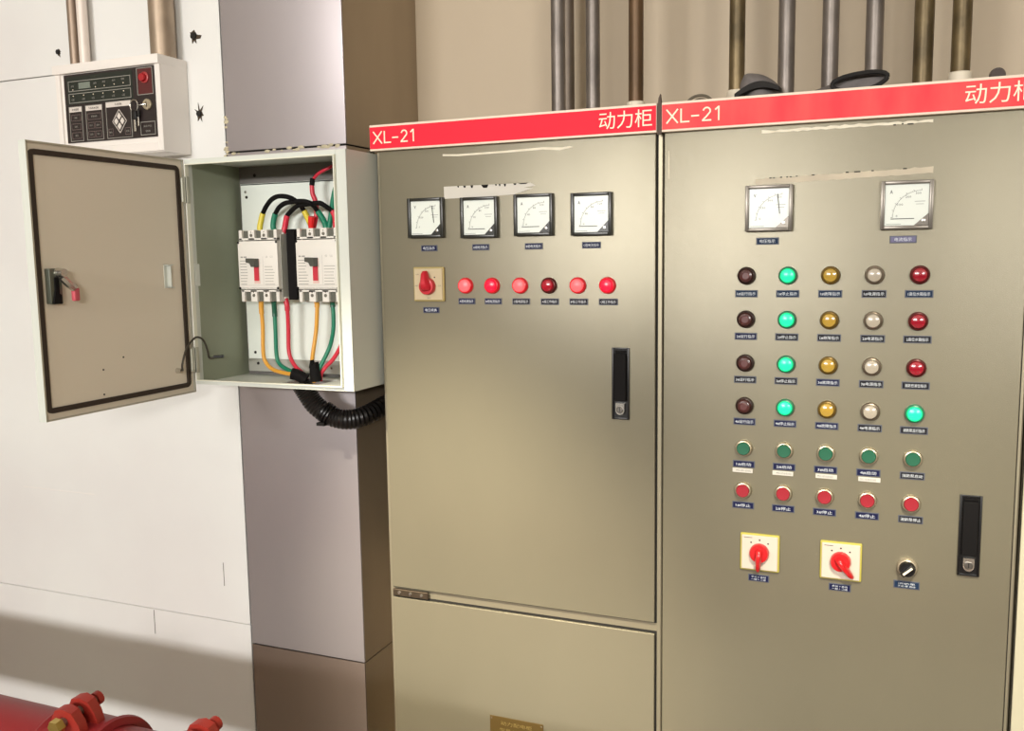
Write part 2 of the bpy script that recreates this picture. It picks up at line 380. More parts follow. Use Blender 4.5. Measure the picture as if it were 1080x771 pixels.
def cam_switch(cab, x, z, ang, face, edge, lab, knob_m, w_=.066, up=False, kx=0, kz=-.001):
    p = link('cam_switch', L(lambda b: b.box(-w_/2-.002, w_/2+.002, -.006, 0, -w_/2-.002, w_/2+.002, .003, 3), edge), cab, lab, at=(x, 0, z))
    link('switch_face', L(lambda b: b.box(-w_/2+.001, w_/2-.001, -.0085, -.004, -w_/2+.001, w_/2-.001, .001, 1), face), p, at=(x, 0, z))
    mb = MB()
    for a in (-40, 0, 40):
        A = math.radians(a); mb.face_lathe(.0235*math.sin(A)+kx, -.0085, kz+.0235*math.cos(A), [(.0016, 0), (.0016, .0004), (0, .0004)], 8)
    link('position_mark', mb.mesh('m', NEEDLE), p, at=(x, 0, z))
    if not up: link('small_print', L(lambda b: b.box(-.008, .007, -.0089, -.0084, -.0005, .0005), PRINT), p, at=(x-.020, 0, z+.028))
    kb = MB().face_lathe(0, -.0085, 0, [(.0175, 0), (.0175, .007), (.0160, .0105), (0, .0115)], 28)
    k = link('knob', kb.mesh('m', knob_m), p, at=(x+kx, 0, z+kz))
    lb = MB(); n = 12; L_ = .034
    # tapering grip from the hub out to the tip
    secs = [(.010, .0062, .020), (.004, .0075, .026), (-.006, .0068, .028), (-.018, .0052, .026), (-L_+.006, .0042, .023), (-L_, .0026, .018)]
    rowsv = []
    for q, hw, hh in secs:
        rowsv.append([lb.bm.verts.new(Vector((c[0]*hw, -.0085-.004-(hh-.012)*c[1], q))) for c in [(-1, 0), (-.9, .7), (-.45, 1), (.45, 1), (.9, .7), (1, 0)]])
    for A, B in zip(rowsv, rowsv[1:]):
        for i in range(5): lb.bm.faces.new((A[i], A[i+1], B[i+1], B[i]))
        lb.bm.faces.new((A[5], A[0], B[0], B[5]))
    lb.bm.faces.new(rowsv[0]); lb.bm.faces.new(rowsv[-1][::-1])
    g = link('knob_grip', lb.mesh('m', knob_m, 50), p, at=(x+kx, 0, z+kz)); g.rotation_euler.y = ang
    if up: g.scale = (1.6, 1.1, .92)
    return p
def swing_handle(cab, x, z0, z1, lab):
    w_ = .034; cx = x
    p = MB().frame(cx-w_/2, cx+w_/2, z0, z1, .0035, -.005, 0, .001).box(cx-w_/2+.003, cx+w_/2-.003, -.0015, 0, z0+.003, z1-.003).build('swing_handle', BLACK, cab, lab)
    MB().box(cx-w_/2+.005, cx+w_/2-.005, -.010, -.0015, z0+.036, z1-.010, .003, 3).build('grip', BLACKM, p)
    MB().box(cx-w_/2+.006, cx+w_/2-.006, -.006, -.0015, z1-.0095, z1-.005, .001, 1).build('grip_hinge', BLACKM, p)
    # chrome lock tongue: flat top, round foot
    lz = z0+.021; pts = [(cx-.0085, lz+.011), (cx+.0085, lz+.011)]
    for k in range(13):
        a = -PI*k/12; pts.append((cx+.0085*math.cos(a), lz-.003+.0085*math.sin(a)))
    MB().prism(pts, -.0085, -.0015).build('lock_tongue', CHROME, p, 'chrome')
    MB().face_lathe(cx, -.0085, lz-.001, [(.0066, 0), (.0066, .0015), (.0056, .002), (.0052, .0008), (0, .0008)], 20).build('lock_cylinder', mat('lock_grey', (120, 116, 110), .35, .8), p)
    MB().box(cx-.0006, cx+.0006, -.0097, -.009, lz-.005, lz+.003).build('keyway', BLACK, p)
def ragged(x0, x1, z0, z1, dz=0, n=26, jag=.003):
    top = [(x0+(x1-x0)*k/n, z1+dz*k/n+random.uniform(-jag, jag)*(.4 if k % 3 else 1)) for k in range(n+1)]
    bot = [(x0+(x1-x0)*k/n, z0+dz*k/n+random.uniform(-jag, jag)*.4) for k in range(n, -1, -1)]
    return bot+top
def tape(cab, poly, m=None, name='tape_residue'):
    mb = MB(); mb.prism(poly, -.0004, 0); return mb.build(name, m or TAPE, cab)

_code = []
def code_mesh():
    """the letters XL-21 as even strokes, .100 wide and .0245 high, origin at the lower left"""
    if _code: return _code[0]
    mb = MB(); w_ = .0027; H = .0245
    def S(a, b, c, d): mb.seg(a, b, c, d, w_, -.0009, 0)
    S(.0008, 0, .0212, H); S(.0008, H, .0212, 0)
    S(.0270, 0, .0270, H); S(.0257, .00135, .0420, .00135)
    S(.0450, .0105, .0590, .0105)
    cx_, cz_, r = .0725, .0172, .0062
    pts = [(cx_+r*math.cos(math.radians(a)), cz_+r*math.sin(math.radians(a))*.98) for a in range(170, -40, -21)]
    pts += [(.0715, .0075), (.0670, .0035), (.0655, .0013)]
    for p, q in zip(pts, pts[1:]): S(*p, *q)
    S(.0643, .00135, .0806, .00135)
    S(.0935, 0, .0935, H); S(.0935, .0238, .0872, .0185)
    _code.append(mb.mesh('code', LETTER, 60)); return _code[0]
def cabinet_shell(x0, x1, dx0, dx1, hx0, hx1, lab, split=None, red=RED, head_text=True, skin=None):
    skin = skin or STEEL
    c = thing('power_cabinet', ((x0+x1)/2, .2, 0), lab, 'cabinet')
    MB().box(x0, x1, .0085, .40, .06, 1.712, .002, 1).build('body', STEEL_D, c)
    MB().box(x0+.01, x1-.01, .02, .39, 0, .0605).build('base_plinth', BLACKM, c)
    if split:
        MB().box(dx0, dx1, 0, .007, split[1], 1.6672, .0022, 3).build('door', STEEL, c)
        MB().box(dx0, dx1, 0, .007, .075, split[0], .0022, 3).build('lower_panel', STEEL, c)
        MB().box(dx0-.002, dx1+.003, .0072, .0086, split[1]-.003, 1.667).box(dx0-.002, dx1+.003, .0072, .0086, .07, split[0]+.004).build('gasket', DARK, c)
    else:
        MB().box(dx0, dx1, 0, .007, .075, 1.6672, .0022, 3).build('door', skin, c)
        MB().box(dx0-.001, dx1+.002, .0072, .0086, .07, 1.667).build('gasket', DARK, c)
    h = MB().box(hx0, hx1, -.012, .0084, 1.6675, 1.7195, .0012, 2).build('header_board', CREAM, c)
    MB().box(hx0+(.001), hx1-.001, -.0128, -.0118, 1.6715, 1.7150).build('header_face', red, h)
    if head_text:
        link('lettering', code_mesh(), h, at=(hx0+.0085, -.0128, 1.6815))
        link('lettering', text_mesh('动力柜', .100, .0315, LETTER), h, at=(hx1-.058, -.0133, 1.6945))
    return c

# ================================================================= left cabinet
A = cabinet_shell(-.990, -.3875, -.980, -.3995, -.993, -.3955, 'stainless power cabinet with four black-framed meters and a row of six red lamps', split=(.715, .7385))
MB().box(-.978, -.893, -.002, .004, .7195, .7345, .001, 1).build('hinge', mat('hinge_metal', (96, 84, 70), .4, .8), A)
for x in (-.962, -.935, -.908): MB().face_lathe(x, -.002, .727, [(.004, 0), (.003, .002), (0, .002)], 10).build('hinge_screw', CHROME, A)
MT = [(-.871, 1.529), (-.7525, 1.5265), (-.6375, 1.528), (-.521, 1.526)]
for i, (x, z) in enumerate(MT):
    meter(A, x, z, 'V' if i == 0 else 'A', MFRAME, 'black', ('0', '150', '300', '450') if i == 0 else ('0', '40', '80', '120'))
for x, s in ((-.868, '电压指示'), (-.753, 'A相电流指示'), (-.640, 'B相电流指示'), (-.523, 'C相电流指示')):
    label(A, x, 1.468, s, .0375, .0125, NAVY)
cam_switch(A, -.869, 1.395, PI-.12, mat('switch_face_cream', (190, 174, 140), .5), mat('switch_edge_tan', (172, 154, 96), .5), 'red rotary knob pointing up on a cream plate',
           mat('knob_dark_red', (190, 26, 44), .35, coat=.3), up=True, kz=-.004)
for q, (s, dx, dz) in enumerate((('OFF', -.024, .020), ('AB', -.027, -.003), ('CA', .026, -.003), ('BC', .002, -.028))):
    link('lettering', text_mesh(s, .007, .0026, PRINT), A, at=(-.869+dx, -.0089, 1.395+dz))
label(A, -.867, 1.342, '电压转换', .0375, .0125, NAVY)
LX = [-.787, -.729, -.669, -.609, -.550, -.491]
LS = ['red_hot', 'red_lit', 'red_hot', 'red_off', 'red_hot', 'red_lit']
LT = ['A相电源指示', 'B相电源指示', 'C相电源指示', 'A相工作指示', 'B相工作指示', 'C相工作指示']
for x, s, t in zip(LX, LS, LT):
    lamp(A, x, 1.392, 'red' if s != 'red_off' else 'crimson', s, {'red_hot': 'glowing pink-red lamp', 'red_lit': 'glowing deep red lamp', 'red_off': 'unlit dark red lamp'}[s])
    label(A, x+.001, 1.3605, t, .0375, .0125, NAVY if x < -.6 and x < -.7 else NAVYD)
swing_handle(A, -.4655, 1.136, 1.274, 'black swing handle with chrome lock')
# peeled tape under the header and above the meters
pl = [(-.833, 1.6545), (-.80, 1.6525), (-.70, 1.6535), (-.62, 1.655), (-.585, 1.652), (-.567, 1.6545), (-.558, 1.6565)]
pu = [(-.565, 1.6575), (-.58, 1.6560), (-.62, 1.6585), (-.70, 1.6563), (-.80, 1.6553), (-.833, 1.6570)]
tape(A, [(a, b-.004) for a, b in pl]+[(a, b-.003) for a, b in pu])
tape(A, [(-.832, 1.566), (-.76, 1.5665), (-.68, 1.569), (-.655, 1.576), (-.64, 1.579), (-.66, 1.581), (-.635, 1.584), (-.645, 1.590), (-.70, 1.590), (-.832, 1.590)], WHITEP)
mb = MB()
for x, ww, hh in ((-.800, .004, .003), (-.786, .006, .004), (-.770, .006, .005), (-.742, .016, .006), (-.718, .004, .003), (-.710, .004, .004), (-.699, .005, .005), (-.678, .007, .003), (-.661, .022, .002)):
    mb.prism([(x-ww/2, 1.590), (x+ww/2, 1.590), (x+ww*.3, 1.590-hh), (x-ww*.2, 1.590-hh)], -.0007, -.0003)
mb.build('cut_lettering', BLACKM, A)
np_ = MB().box(-.752, -.632, -.0012, 0, .41, .485).build('rating_plate', BRASSPL, A, 'bronze rating plate')
link('lettering', text_mesh('动力配电柜', .07, .009, mat('plate_print', (170, 150, 90), .4, .5)), np_, at=(-.692, -.0016, .472))
for i in range(4): link('lettering', text_mesh(('型号 XL-21', '额定电压 380V', '额定电流 250A', '出厂日期 2019')[i], .06, .006, mat('plate_print', (170, 150, 90))), np_, at=(-.70, -.0016, .458-.012*i))
for x in (-.748, -.636): MB().face_lathe(x, -.0012, .480, [(.0015, 0), (0, .001)], 8).build('rivet', CHROME, np_)

# ================================================================= right cabinet
B = cabinet_shell(-.3845, .2125, -.3840, .2045, -.3865, .2125, 'stainless power cabinet with two grey-framed meters and a grid of coloured lamps', red=RED2)
meter(B, -.197, 1.526, 'V', MFRAMEG, 'grey', ('0', '150', '300', '450'))
meter(B, .0245, 1.524, 'A', MFRAMEG, 'grey', ('0', '100', '200', '300'))
label(B, -.199, 1.469, '电压指示', .039, .0125, NAVYB); label(B, .021, 1.4675, '电流指示', .042, .0125, mat('label_violet', (96, 92, 128), .4))
CX = [-.2095*1.117, -.1460*1.117, -.0826*1.117, -.0193*1.117, .0433*1.117]
CX = [-.234, -.163, -.0922, -.0216, .0485]
RZ = [1.4085, 1.331, 1.2520, 1.1740, 1.0960, 1.0175]
LZ = [1.3765, 1.300, 1.2215, 1.1445, 1.0655, .9885]
names = ['运行指示', '停止指示', '故障指示', '电源指示']
kinds = [('dark', 'brown', 'unlit dark brown-red lamp'), ('green', 'green_lit', 'glowing green lamp'), ('yellow', 'yellow', 'amber yellow lamp'), ('silver', 'white', 'milky white lamp')]
lmats = [[NAVYB, NAVYB, NAVYB, NAVYD, NAVYB], [NAVY, NAVYD, NAVYD, NAVYD, NAVYD], [NAVYD, NAVYD, NAVY, NAVYD, NAVYD], [NAVY, NAVY, NAVY, NAVYD, NAVYD]]
c5 = ['1高位水箱指示', '2高位水箱指示', '消防低液位指示', '消防泵运行指示']
for r in range(4):
    for c in range(4):
        lamp(B, CX[c], RZ[r], *kinds[c]); label(B, CX[c], LZ[r], '%d#%s' % (r+1, names[c]), .0395, .0130, lmats[r][c])
    lamp(B, CX[4], RZ[r], 'crimson' if r < 3 else 'green', 'crimson' if r < 3 else 'green_lit', 'unlit crimson lamp' if r < 3 else 'glowing green lamp')
    label(B, CX[4], LZ[r], c5[r], .0440, .0130, lmats[r][4], tw=.034)
STK = None
for c in range(5):
    button(B, CX[c], RZ[4], 'green', 'green push button'); button(B, CX[c], RZ[5], 'red', 'red push button')
    label(B, CX[c], LZ[4], '%d#启动' % (c+1) if c < 4 else '消防泵启动', .0395, .0130, NAVY if c < 4 else NAVYD)
    label(B, CX[c], LZ[5], '%d#停止' % (c+1) if c < 4 else '消防泵停止', .0395, .0130, NAVY if c < 4 else NAVYD)
    if c < 4:
        st = link('paper_strip', plate_mesh(.036, .008, WHITEP), B, at=(CX[c]+(-.002, -.002, .0015, .002)[c], 0, 1.0535)); st.rotation_euler.y = .01
        link('lettering', text_mesh('MC-1D%d-D002' % (c+1), .026, .003, PRINT), st, at=(CX[c], -.0016, 1.0535))
YE = mat('switch_edge_yellow', (184, 174, 78), .5); WF = mat('switch_face_white', (208, 194, 178), .45); KR = mat('knob_red', (196, 24, 30), .3, coat=.4)
cam_switch(B, -.2025, .903, .05, WF, YE, 'red rotary knob pointing down on a yellow-edged white plate', KR, kz=.001)
cam_switch(B, -.0625, .903, -.66, WF, YE, 'red rotary knob turned down and sideways on a yellow-edged white plate', KR, kz=.001)
label(B, -.204, .853, '手动 0 自动\n一组 0 二组', .0375, .0135, NAVY, tw=.026); label(B, -.063, .853, '手动 0 自动\n一组 0 二组', .0375, .0135, NAVY, tw=.026)
s_ = link('selector_switch', L(lambda b: b.face_lathe(0, 0, 0, [(.0165, 0), (.0165, .007), (.0150, .011), (.0135, .012), (.0130, .009), (0, .009)]), mat('bezel_cream_chrome', (190, 178, 156), .35, .5)), B, 'small black selector knob with a white pointer', at=(.046, 0, .904))
link('selector_knob', L(lambda b: b.face_lathe(0, 0, 0, [(.0128, .009), (.0128, .018), (.0118, .020), (0, .020)]).box(-.0045, .0045, -.028, -.018, -.0120, .0120, .0015, 2), BLACK), s_, at=(.046, 0, .904)).rotation_euler.y = .82
pt = link('pointer', L(lambda b: b.box(-.0018, .0018, -.0287, -.0278, -.009, .010), LETTER), s_, at=(.046, 0, .904)); pt.rotation_euler.y = .82
label(B, .046, .8715, '消防泵\n手动 停 自动', .0420, .0140, NAVYB, tw=.028)
swing_handle(B, .1405, .900, 1.040, 'black swing handle with chrome lock')
tape(B, ragged(-.222, .063, 1.567, 1.577, .008, 40, .0015), mat('tape_residue_beige', (196, 184, 160), .5, noise=.12, nscale=30))
tape(B, ragged(-.212, .060, 1.6555, 1.6600, .001, 36, .0016))
mb = MB()
for x, z, ww in [(-.196, 1.5785, .004), (-.190, 1.5785, .003), (-.178, 1.579, .004), (-.168, 1.579, .003), (-.162, 1.579, .003), (-.152, 1.5795, .003), (-.125, 1.5805, .005), (-.07, 1.5822, .005), (-.054, 1.5825, .01), (-.03, 1.583, .004), (0.02, 1.584, .006),
                 (.002, 1.656, .004), (.014, 1.657, .003), (.026, 1.656, .009)]:
    mb.box(x-ww/2, x+ww/2, -.0007, -.0003, z-.0012, z+.0008)
mb.build('cut_lettering', BLACKM, B)
# a short sliver of wear by the joint
MB().box(-.3762, -.3750, -.0003, .0, 1.585, 1.635).build('scratch', STEEL_D, B)
# dark foam strip squeezed between the two headers
tag(MB().prism([(-.3948, 1.664), (-.3872, 1.664), (-.3872, 1.712), (-.3895, 1.735), (-.3925, 1.728), (-.3948, 1.712)], -.011, -.002).build('gap_strip', mat('strip_dark', (70, 52, 38), .6)),
    'thin dark strip squeezed upright between the two red headers', 'strip')

# ================================================================= third cabinet (only its edge shows)
C3 = cabinet_shell(.2155, .815, .2165, .811, .2145, .815, 'pale edge of a further cabinet at the right border of the photo', red=RED, skin=mat('pale_cabinet_skin', (196, 190, 164), .45, .1))
swing_handle(C3, .745, 1.136, 1.274, 'black swing handle with chrome lock')

# ================================================================= distribution box on the column
D = thing('distribution_box', (-1.196, -.01, 1.18), 'open grey wall box on the column, breakers and coloured cables inside', 'electrical box')
X0, X1, Z0, Z1, YF, YB = -1.398, -.996, 1.181, 1.6645, -.10, .079
t = .0022
mb = MB()
mb.box(X0, X0+t, YF, YB, Z0, Z1); mb.box(X1-t, X1, YF, YB, Z0, Z1); mb.box(X0+t, X1-t, YF, YB, Z1-t, Z1)
# floor of the box with the two cable entries cut out
mb.box(X0+t, -1.215, YF, YB, Z0, Z0+t); mb.box(-1.12, X1-t, YF, YB, Z0, Z0+t); mb.box(-1.215, -1.12, .03, YB, Z0, Z0+t); mb.box(-1.215, -1.12, YF, -.045, Z0, Z0+t)
mb.box(X0+t, X1-t, YB-t, YB, Z0+t, Z1-t)
mb.build('box_shell', BOXP, D)
MB().box(X0, X0+.004, YF-.0003, YF+.012, Z0, Z1).box(X1-.0235, X1, YF-.0006, YF+.002, Z0, Z1, .0008, 1).box(X0+.004, X1-.0235, YF-.0006, YF+.002, Z0, Z0+.0085).box(X0+.004, X1-.0235, YF-.0006, YF+.002, Z1-.010, Z1).build('front_rim', BOXP, D)
# raised rain lip round the opening
MB().frame(X0+.006, X1-.0235, Z0+.0085, Z1-.010, .0022, -.108, -.098).build('rain_lip', mat('rim_white', (224, 224, 208), .4), D)
MB().box(X0+t+.001, X1-t, YB-t-.002, YB-t, Z0+t, Z1-t).build('inner_back', mat('box_back_shade', (112, 108, 104), .5), D)  # darker back liner; the rim's shade is put into its colour
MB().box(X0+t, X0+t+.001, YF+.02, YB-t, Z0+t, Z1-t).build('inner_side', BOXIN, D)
pl_ = MB().box(-1.380, -1.005, .058, .060, 1.192, 1.622, .0006, 1).box(-1.380, -1.005, .058, .070, 1.619, 1.622).build('mounting_plate', PLATE, D, 'white mounting plate')
MB().box(-1.378, -1.008, .0535, .058, 1.192, 1.222, .001, 1).build('bottom_rail', mat('rail_grey', (176, 176, 168), .4, .3), pl_)
for x, z in ((-1.366, 1.604), (-1.364, 1.592), (-1.360, 1.236), (-1.350, 1.211), (-1.15, 1.206), (-1.02, 1.60)):
    MB().face_lathe(x, .058 if z > 1.225 else .0535, z, [(.0035, 0), (.003, .0015), (0, .002)], 10).build('plate_screw', CHROME if z in (1.604, 1.206) else DARK, pl_)
for x in (-1.352,): MB().face_lathe(x, .0745, 1.642, [(.004, 0), (0, .0005)], 10).build('knockout', DARK, D)
for z0 in (1.395,): MB().box(-1.3955, -1.391, -.092, -.078, z0, z0+.048, .001, 1).build('latch_catch', BOXP, D)

def breaker(x0, x1, lab):
    z0, z1 = 1.358, 1.515; yf = -.022; w_ = x1-x0
    b = MB().box(x0, x1, yf+.022, .058, z0+.006, z1-.006, .0015, 2).box(x0+.001, x1-.001, yf, yf+.024, z0+.028, z1-.024, .0015, 2).build('circuit_breaker', BREAK, D, lab)
    MB().box(x1+.0002, x1+.0016, yf+.010, .057, z0+.01, z1-.01).build('side_skin', mat('breaker_side_grey', (176, 176, 166), .5), b)
    ps = [x0+w_*f for f in (.185, .50, .815)]
    # toothed terminal shrouds, top and bottom
    for (za, zb, sgn) in ((z1-.022, z1, 1), (z0, z0+.026, -1)):
        mb = MB(); edges = [x0+.003] + [p+q for p in ps for q in (-.0085, .0085)] + [x1-.003]
        for k in range(0, len(edges), 2): mb.box(edges[k], edges[k+1], yf+.003, yf+.03, za, zb, .0008, 1)
        mb.box(x0+.003, x1-.003, yf+.003, yf+.03, *((za, za+.004) if sgn > 0 else (zb-.004, zb)))
        mb.build('terminal_shroud', BREAK, b)
        for p in ps: MB().box(p-.0084, p+.0084, yf+.010, yf+.029, *((za+.004, zb-.002) if sgn > 0 else (za+.002, zb-.004))).build('terminal', mat('terminal_grey', (92, 92, 82), .5), b)
        for k, p in enumerate((x0+w_*.342, x0+w_*.658)):
            zc = (za+zb)/2-sgn*.001
            MB().face_lathe(p, yf+.003, zc, [(.0036, 0), (.0036, .0006), (0, .0006)], 12).face_lathe(p, yf+.003, zc+.007, [(.0013, 0), (.0013, .0006), (0, .0006)], 8).build('shroud_screw', mat('screw_grey', (120, 116, 106), .4, .5), b)
    cx = x0+w_*.47
    MB().box(cx-.0075, cx+.0075, yf-.0008, yf, 1.398, 1.451).build('handle_slot', mat('slot_pink', (222, 190, 180), .5), b)
    MB().box(cx-.0058, cx+.0058, yf-.003, yf, 1.404, 1.436).build('slot_cover', mat('slot_red', (196, 44, 62), .4), b, 'red')
    MB().prism([(cx-.017, 1.4535), (cx+.0065, 1.4525), (cx+.0065, 1.4345), (cx-.0035, 1.4345), (cx-.0075, 1.4425), (cx-.017, 1.4445)], yf-.016, yf-.001).build('handle', mat('breaker_handle', (70, 70, 62), .4), b, 'dark grey')
    mb = MB()
    for k in range(9):
        zz = 1.447-k*.0064
        mb.box(x0+.006, x0+.006+random.uniform(.016, .026), yf-.0002, yf+.001, zz, zz+.0014)
        if k > 1: mb.box(x1-.036, x1-.036+random.uniform(.02, .028), yf-.0002, yf+.001, zz, zz+.0011)
    mb.box(x0+.002, x1-.002, yf-.0002, yf+.001, 1.3885, 1.3891); mb.box(x0+.002, x1-.002, yf-.0002, yf+.001, 1.3940, 1.3944); mb.box(x1-.040, x1-.0397, yf-.0002, yf+.001, 1.396, 1.458)
    mb.build('printed_lines', mat('breaker_print', (150, 148, 142), .6), b)
    MB().box(x0+.008, x0+.014, yf-.0003, yf+.001, 1.4545, 1.4575).box(x0+.016, x0+.024, yf-.0003, yf+.001, 1.4545, 1.4575).build('small_print', mat('breaker_print', (150, 148, 142)), b)
    link('lettering', text_mesh('CE', .006, .004, mat('breaker_print', (150, 148, 142))), b, at=(x1-.030, yf-.0004, 1.456)); link('lettering', text_mesh('CCC', .008, .004, mat('breaker_print', (150, 148, 142))), b, at=(x1-.017, yf-.0004, 1.456))
    MB().face_lathe(x0+w_*.30, yf, 1.381, [(.0018, 0), (.0015, .0004), (0, .0004)], 8).build('test_button', DARK, b)
    for xx in (x0+.003, x1-.003):
        for zz in (z1-.027, z0+.030): MB().face_lathe(xx, yf, zz, [(.003, 0), (.0025, .001), (0, .001)], 8).build('cover_screw', BLACKM, b)
breaker(-1.333, -1.226, 'ivory breaker left of the black divider'); breaker(-1.180, -1.073, 'ivory breaker right of the black divider')
MB().box(-1.2145, -1.1935, -.004, .056, 1.362, 1.515).build('phase_divider', BLACKM, D, 'black')

def cable(pts, m, r=.0042, lab=None, name='cable'):
    return MB().tube(pts, r, 10, sub=5).build(name, m, D, lab, ang=60)
W = {'w1b':[(-1.2885,.006,1.500),(-1.291,.006,1.519),(-1.288,.008,1.537),(-1.284,.01,1.552)],
'w1':[(-1.284,.01,1.552),(-1.265,-.003,1.565),(-1.242,-.015,1.578),(-1.221,-.022,1.584),(-1.202,-.025,1.584),(-1.189,-.022,1.581),(-1.182,-.015,1.576),(-1.178,-.003,1.568),(-1.175,.01,1.553)],
'w1e':[(-1.175,.01,1.553),(-1.166,.01,1.536),(-1.156,.008,1.516),(-1.1600,.006,1.500)],
'w2b':[(-1.2460,.006,1.500),(-1.258,.01,1.519),(-1.256,.01,1.536),(-1.251,.01,1.55)],
'w2':[(-1.251,.01,1.55),(-1.231,-.003,1.562),(-1.208,-.012,1.570),(-1.187,-.014,1.572),(-1.172,-.014,1.573),(-1.156,-.014,1.572),(-1.145,-.012,1.568),(-1.141,-.003,1.562),(-1.141,.01,1.552)],
'w2e':[(-1.141,.01,1.552),(-1.13,.01,1.537),(-1.12,.008,1.518),(-1.1265,.006,1.500)],
'w3b':[(-1.234,.006,1.500),(-1.228,.01,1.518),(-1.224,.01,1.533),(-1.22,.01,1.545)],
'w3':[(-1.22,.01,1.545),(-1.202,.004,1.556),(-1.182,-.004,1.564),(-1.166,-.004,1.566),(-1.15,-.004,1.567),(-1.135,-.006,1.568),(-1.12,-.008,1.567),(-1.112,-.003,1.561),(-1.103,.01,1.551)],
'w3e':[(-1.103,.01,1.551),(-1.097,.01,1.538),(-1.095,.008,1.518),(-1.0925,.006,1.500)]}
for k, m in (('w1b', YEL), ('w1e', YEL), ('w2b', GRN), ('w2e', GRN), ('w3b', REDC), ('w3e', REDC)): cable(W[k], m, .0064, {YEL: 'yellow', GRN: 'green', REDC: 'red'}[m], 'cable_sleeve')
for k in ('w1', 'w2', 'w3'): cable(W[k], BLACKM, .0052, 'black', 'jumper_cable')
cable([(-1.092, .03, 1.652), (-1.110, .012, 1.642), (-1.135, .01, 1.631), (-1.151, .01, 1.618)], REDC, .0034, 'red', 'feed_cable')
cable([(-1.098, .034, 1.652), (-1.116, .018, 1.642), (-1.139, .014, 1.632), (-1.153, .012, 1.618)], BLACKM, .0038, 'black', 'feed_cable')
cable([(-1.150, .01, 1.622), (-1.153, .01, 1.607)], BLACKM, .0058, 'black', 'cable_sleeve')
cable([(-1.153, .01, 1.609), (-1.152, .01, 1.59), (-1.147, .012, 1.574), (-1.146, .014, 1.553), (-1.150, .012, 1.529), (-1.158, .012, 1.505)], REDC, .0052, 'red', 'feed_cable')
MB().tube([(-1.146, -.004, 1.540), (-1.150, -.002, 1.523), (-1.152, .0, 1.510)], .0088, 10, rfun=lambda t_, i: 1-.35*t_).build('cable_lug', mat('lug_red', (214, 30, 32), .4), D)
cable([(-1.060, .03, 1.652), (-1.078, .018, 1.625), (-1.092, .01, 1.600), (-1.100, .01, 1.576), (-1.108, .012, 1.544), (-1.118, .012, 1.505)], GRN, .0058, 'green', 'feed_cable')
cable([(-1.050, .045, 1.640), (-1.078, .030, 1.600), (-1.088, .024, 1.560), (-1.084, .020, 1.505)], mat('cable_white', (200, 206, 196), .4), .0040, 'white', 'feed_cable')
BT = {'by1':[(-1.297,.006,1.366),(-1.299,.008,1.340),(-1.299,.01,1.299),(-1.301,.01,1.241),(-1.294,.01,1.218),(-1.271,.003,1.205),(-1.235,-.008,1.200),(-1.205,-.018,1.199),(-1.190,-.014,1.195),(-1.180,-.008,1.183)],
'bg1':[(-1.2630,.006,1.366),(-1.265,.01,1.335),(-1.265,.01,1.289),(-1.265,.01,1.238),(-1.256,.008,1.217),(-1.228,.0,1.206),(-1.198,-.005,1.199),(-1.184,-.008,1.187),(-1.178,-.008,1.184)],
'br1':[(-1.2320,.006,1.366),(-1.228,.006,1.350),(-1.230,.01,1.3),(-1.231,.01,1.245),(-1.215,.006,1.216),(-1.192,.002,1.199),(-1.180,.002,1.184)],
'by2':[(-1.1540,.006,1.366),(-1.152,.01,1.353),(-1.154,.01,1.32),(-1.158,.01,1.289),(-1.161,.0,1.244),(-1.157,-.012,1.215),(-1.150,-.016,1.189),(-1.150,-.015,1.184)],
'bg2':[(-1.1100,.006,1.366),(-1.112,.01,1.353),(-1.111,.01,1.323),(-1.114,.01,1.29),(-1.124,.01,1.258),(-1.135,.0,1.229),(-1.144,-.008,1.206),(-1.146,-.008,1.184)],
'br2':[(-1.0920,.006,1.366),(-1.084,.01,1.345),(-1.082,.01,1.303),(-1.090,.01,1.278),(-1.097,.01,1.258),(-1.115,.008,1.232),(-1.131,.004,1.216),(-1.142,.0,1.200),(-1.144,.0,1.184)]}
for k, m, n in (('by1', ORG, 'orange-yellow'), ('bg1', GRN, 'green'), ('br1', REDC, 'red'), ('by2', ORG, 'orange-yellow'), ('bg2', GRN, 'green'), ('br2', REDC, 'red')): cable(BT[k], m, .0046, n, 'outgoing_cable')
for k in ('by1', 'bg1', 'br1', 'by2', 'bg2'):
    p = BT[k]; MB().tube([p[0], p[1], tuple(Vector(p[1]).lerp(Vector(p[2]), .25))], .0058, 10).build('cable_lug', {'y': ORG, 'g': mat('lug_green', (10, 86, 62), .4), 'r': REDC}[k[1]], D)
MB().tube([(-1.205, -.020, 1.201), (-1.190, -.014, 1.196), (-1.176, -.008, 1.186)], .013, 12).build('cable_entry', BLACKM, D, 'black rubber')
MB().tube([(-1.150, -.012, 1.222), (-1.149, -.012, 1.205), (-1.148, -.010, 1.186)], .0105, 12, rfun=lambda t_, i: 1+.25*t_).build('cable_entry', BLACKM, D, 'black rubber')
MB().prism([(-1.158, 1.215), (-1.154, 1.232), (-1.149, 1.219), (-1.142, 1.228), (-1.139, 1.212)], -.022, -.008).build('tape_tail', BLACKM, D)

